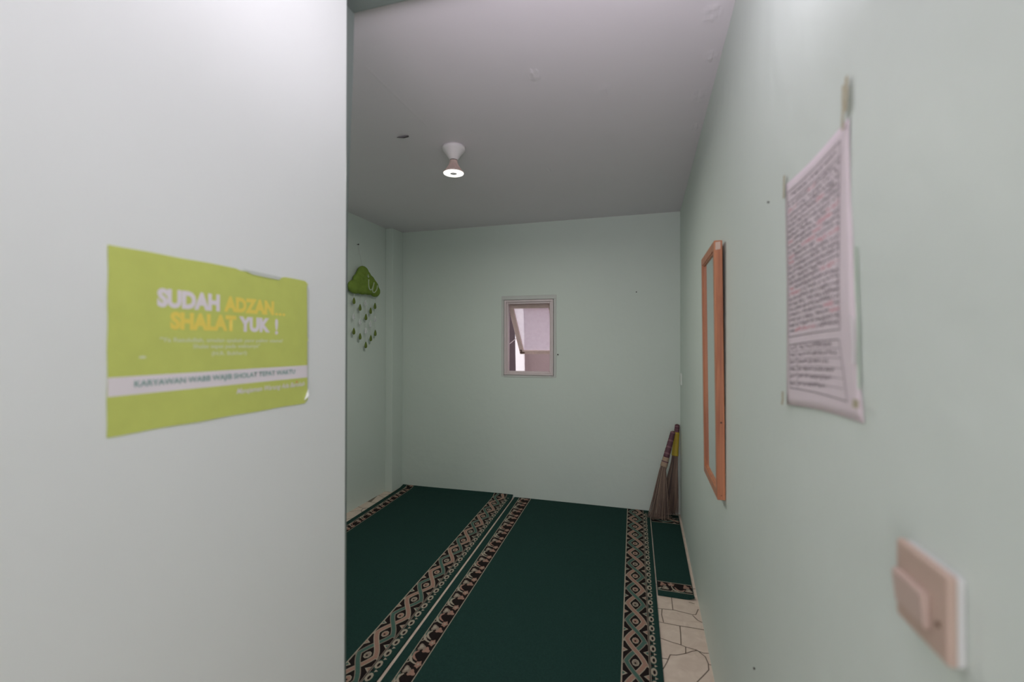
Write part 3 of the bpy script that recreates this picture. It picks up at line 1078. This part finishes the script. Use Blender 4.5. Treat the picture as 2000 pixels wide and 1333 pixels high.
ell(3.180, 1.815, 0.110, 0.085, 0.036)
ell(3.255, 1.835, 0.070, 0.060)
ell(3.330, 1.768, 0.070, 0.050)
ell(3.310, 1.805, 0.062, 0.050)
ell(3.230, 1.762, 0.095, 0.036)
ell(3.150, 1.762, 0.090, 0.042)
cloud = obj('plush_cloud', bm, M_felt, mob, smooth=True)
rm = cloud.modifiers.new('merge', 'REMESH')
rm.mode = 'VOXEL'
rm.voxel_size = 0.006
rm.use_smooth_shade = True
sm_ = cloud.modifiers.new('soften', 'SMOOTH')
sm_.iterations = 2
sm_.factor = 0.5
def yz_tube(bm, pts, r, x):
    # smooth through the points
    P_ = [Vector((x, a, b)) for a, b in pts]
    o_ = []
    for i in range(len(P_) - 1):
        p0, p1, p2, p3 = P_[max(i - 1, 0)], P_[i], P_[i + 1], P_[min(i + 2, len(P_) - 1)]
        for k in range(6):
            t = k / 6
            o_.append(0.5 * ((2 * p1) + (p2 - p0) * t + (2 * p0 - 5 * p1 + 4 * p2 - p3) * t * t + (3 * p1 - p0 - 3 * p2 + p3) * t ** 3))
    o_.append(P_[-1])
    tube(bm, o_, r, 6)
bm = bmesh.new()
yz_tube(bm, [(3.192, 1.846), (3.190, 1.810), (3.196, 1.780), (3.212, 1.764), (3.236, 1.770), (3.256, 1.800), (3.268, 1.830)], 0.0052, CXc + 0.037)
yz_tube(bm, [(3.258, 1.790), (3.250, 1.762), (3.264, 1.748), (3.285, 1.752), (3.312, 1.780), (3.318, 1.812)], 0.0052, CXc + 0.034)
yz_tube(bm, [(3.176, 1.872), (3.200, 1.868)], 0.004, CXc + 0.034)
yz_tube(bm, [(3.190, 1.886), (3.190, 1.858)], 0.004, CXc + 0.034)
obj('piping_letters', bm, mat('pale_piping', lin(0.42, 0.50, 0.33), 0.8), mob)
def droplet(bm, y, z, wd=0.021, ht=0.027, th=0.0045):
    n = 20
    fr, bk = [], []
    for k in range(n):
        t = 2 * math.pi * k / n
        rr = 1.0
        yy = wd * math.sin(t) * (math.sin(t / 2) ** 1.2)
        zz = ht * math.cos(t)
        fr.append(bm.verts.new((CXc + th * 0.4, y + yy * 0.92, z + zz * 0.96)))
        bk.append(bm.verts.new((CXc - th, y + yy, z + zz)))
    c1 = bm.verts.new((CXc + th, y, z - ht * 0.2))
    for k in range(n):
        bm.faces.new((fr[k], fr[(k + 1) % n], c1))
        bm.faces.new((fr[k], bk[k], bk[(k + 1) % n], fr[(k + 1) % n]))
    bm.faces.new(bk)
strings = {3.053: (1.735, 1.4215), 3.1335: (1.735, 1.3821), 3.2120: (1.735, 1.3126), 3.2790: (1.740, 1.3701), 3.344: (1.735, 1.4149)}
for y, (zt, zb) in strings.items():
    bm = bmesh.new()
    tube(bm, [(CXc, y, zt), (CXc, y, zb)], 0.0011, 5)
    obj('string', bm, M_thread, mob)
for y, z in ((3.0533, 1.6607), (3.1329, 1.6141), (3.2123, 1.542), (3.2783, 1.5977), (3.3416, 1.6432), (3.0529, 1.4215), (3.1342, 1.3821), (3.2117, 1.3126), (3.2816, 1.3701), (3.347, 1.4149)):
    bm = bmesh.new()
    droplet(bm, y, z)
    obj('raindrop', bm, M_drop, mob)
for y, z in ((3.0496, 1.5382), (3.1335, 1.4987), (3.2060, 1.6544), (3.2114, 1.4284), (3.274, 1.4851), (3.3392, 1.5317)):
    bm = bmesh.new()
    droplet(bm, y, z, 0.018, 0.025)
    obj('clear_raindrop', bm, M_clear, mob)['label'] = 'see-through raindrop'
bm = bmesh.new()
tube(bm, [(XL + 0.010, 3.143, 2.124), (XL + 0.022, 3.152, 2.04), (CXc, 3.160, 1.950)], 0.0016, 6)
obj('hanging_cord', bm, M_thread, mob)


def nail(loc, axis, label, r=0.0045, ln=0.012, name='nail'):
    """short nail driven into a wall; axis points out of the wall"""
    bm = bmesh.new()
    q = Vector((0, 0, 1)).rotation_difference(Vector(axis)).to_matrix().to_4x4()
    lathe(bm, (0, 0, 0), [(0, ln), (r, ln), (r * 1.05, ln - 0.0015), (r * 0.45, ln - 0.003), (r * 0.4, 0), (0, 0)], 12)
    for v in bm.verts:
        v.co = (q @ v.co) + Vector(loc)
    o = obj(name, bm, mat('dark_iron', lin(0.03, 0.028, 0.026), 0.6))
    tag(o, label, 'nail')
    return o


nail((XL, 3.143, 2.125), (1, 0, 0), 'small nail holding the cord of the green cloud mobile', 0.006, 0.016)
nail((-0.0685, D, 1.7377), (0, -1, 0), 'tiny dark nail high on the bare back wall, right of the window', 0.0045)
nail((-0.7020, D, 1.2339), (0, -1, 0), 'dark nail head in the back wall just beside the lower right of the window', 0.0055, 0.008)
nail((XR, 1.2457, 0.5219), (-1, 0, 0), 'tiny dark nail low on the right wall, between the mirror and the light switch', 0.0028, 0.004)
nail((XR, 1.1032, 1.6346), (-1, 0, 0), 'tiny nail in the right wall between the mirror and the paper sheet', 0.0022, 0.004)

# ------------------------------------------------------------------ brooms in the corner
M_rib = mat('palm_rib', lin(0.20, 0.135, 0.105), 0.8, 0, var=0.35, vscale=300)
M_rib2 = mat('palm_rib_pale', lin(0.36, 0.25, 0.18), 0.8, 0, var=0.3, vscale=300)
M_rib3 = mat('palm_rib_dark', lin(0.11, 0.075, 0.065), 0.8)
M_yel = mat('yellow_wrap', lin(0.50, 0.36, 0.03), 0.5, 0, var=0.1, vscale=60)
M_mar = mat('maroon_wrap', lin(0.105, 0.035, 0.055), 0.6)
M_stripe = mat('pink_stripe', lin(0.22, 0.10, 0.12), 0.6)


def broom(loc, label, top, neck, foot, spread, n, wraps, seedv, rib):
    """top/neck/foot: points of the axis; spread: half widths of the foot (x, y)"""
    rnd = random.Random(seedv)
    root = empty('palm_rib_broom', loc, label, 'broom', 'brooms in the corner')
    top, neck, foot = Vector(top), Vector(neck), Vector(foot)
    bm = bmesh.new()
    for k in range(n):
        a = rnd.uniform(0, 2 * math.pi)
        r = math.sqrt(rnd.random())
        p0 = top + Vector((0.010 * r * math.cos(a), 0.010 * r * math.sin(a), rnd.uniform(-0.02, 0.006)))
        p1 = neck + Vector((0.024 * r * math.cos(a), 0.018 * r * math.sin(a), 0))
        f = Vector((foot.x + spread[0] * (r * math.cos(a) + rnd.uniform(-0.12, 0.12)), foot.y + spread[1] * (r * math.sin(a)), 0))
        f.x = min(f.x, XR - 0.012)
        f.y = min(f.y, D - 0.010)
        ln = rnd.uniform(0.90, 1.0)
        f = p1 + (f - p1) * ln
        f.z = max(f.z, 0.0205)
        mid = p1.lerp(f, 0.5) + Vector((rnd.uniform(-0.004, 0.004), rnd.uniform(-0.003, 0.003), 0))
        mid.x = min(mid.x, XR - 0.008)
        mid.y = min(mid.y, D - 0.006)
        tube(bm, [p0, p1, mid, f], [0.0022, 0.0022, 0.0018, 0.0009], 4, mi=rnd.choice((0, 0, 0, 1, 2, 2, 2)))
    o = obj('bristles', bm, [rib, M_rib2, M_rib3], root)
    o['kind'] = 'stuff'
    for nm, t0, t1, r0, r1, m_, ringm in wraps:
        bm = bmesh.new()
        a, b = top.lerp(neck, t0), top.lerp(neck, t1)
        steps = 16
        pts = [a.lerp(b, k / steps) for k in range(steps + 1)]
        rr = [(r0 + (r1 - r0) * k / steps) * (1.06 if (ringm and k % 2) else 1.0) for k in range(steps + 1)]
        tube(bm, pts, rr, 14)
        if ringm:
            for f in bm.faces:
                if len(f.verts) == 4:
                    zc = f.calc_center_median()
                    q = (zc - a).length / max(1e-6, (b - a).length) * steps
                    f.material_index = 1 if int(q) % 4 == 1 else 0
        obj(nm, bm, [m_, ringm] if ringm else m_, root, smooth=True)
    return root


broom((0.10, 3.58, 0.016), 'palm-rib broom with a dark striped handle, leaning on the left of the yellow-banded one',
      (0.203, 3.668, 0.652), (0.125, 3.612, 0.365), (0.092, 3.555, 0), (0.082, 0.026), 260,
      (('striped_handle', 0.0, 0.66, 0.0175, 0.0225, M_mar, M_stripe), ('pale_binding', 0.66, 0.90, 0.0235, 0.0262, M_rib2, None), ('twine', 0.76, 0.785, 0.0258, 0.0258, M_mar, None)), 3, M_rib)
broom((0.18, 3.60, 0.016), 'palm-rib broom with a yellow band on its handle, standing tightly in the corner',
      (0.236, 3.710, 0.700), (0.214, 3.694, 0.420), (0.168, 3.672, 0), (0.074, 0.026), 250,
      (('maroon_cap', 0.0, 0.22, 0.0165, 0.0185, M_mar, M_stripe), ('yellow_band', 0.20, 0.84, 0.0200, 0.0255, M_yel, None)), 5, M_rib)
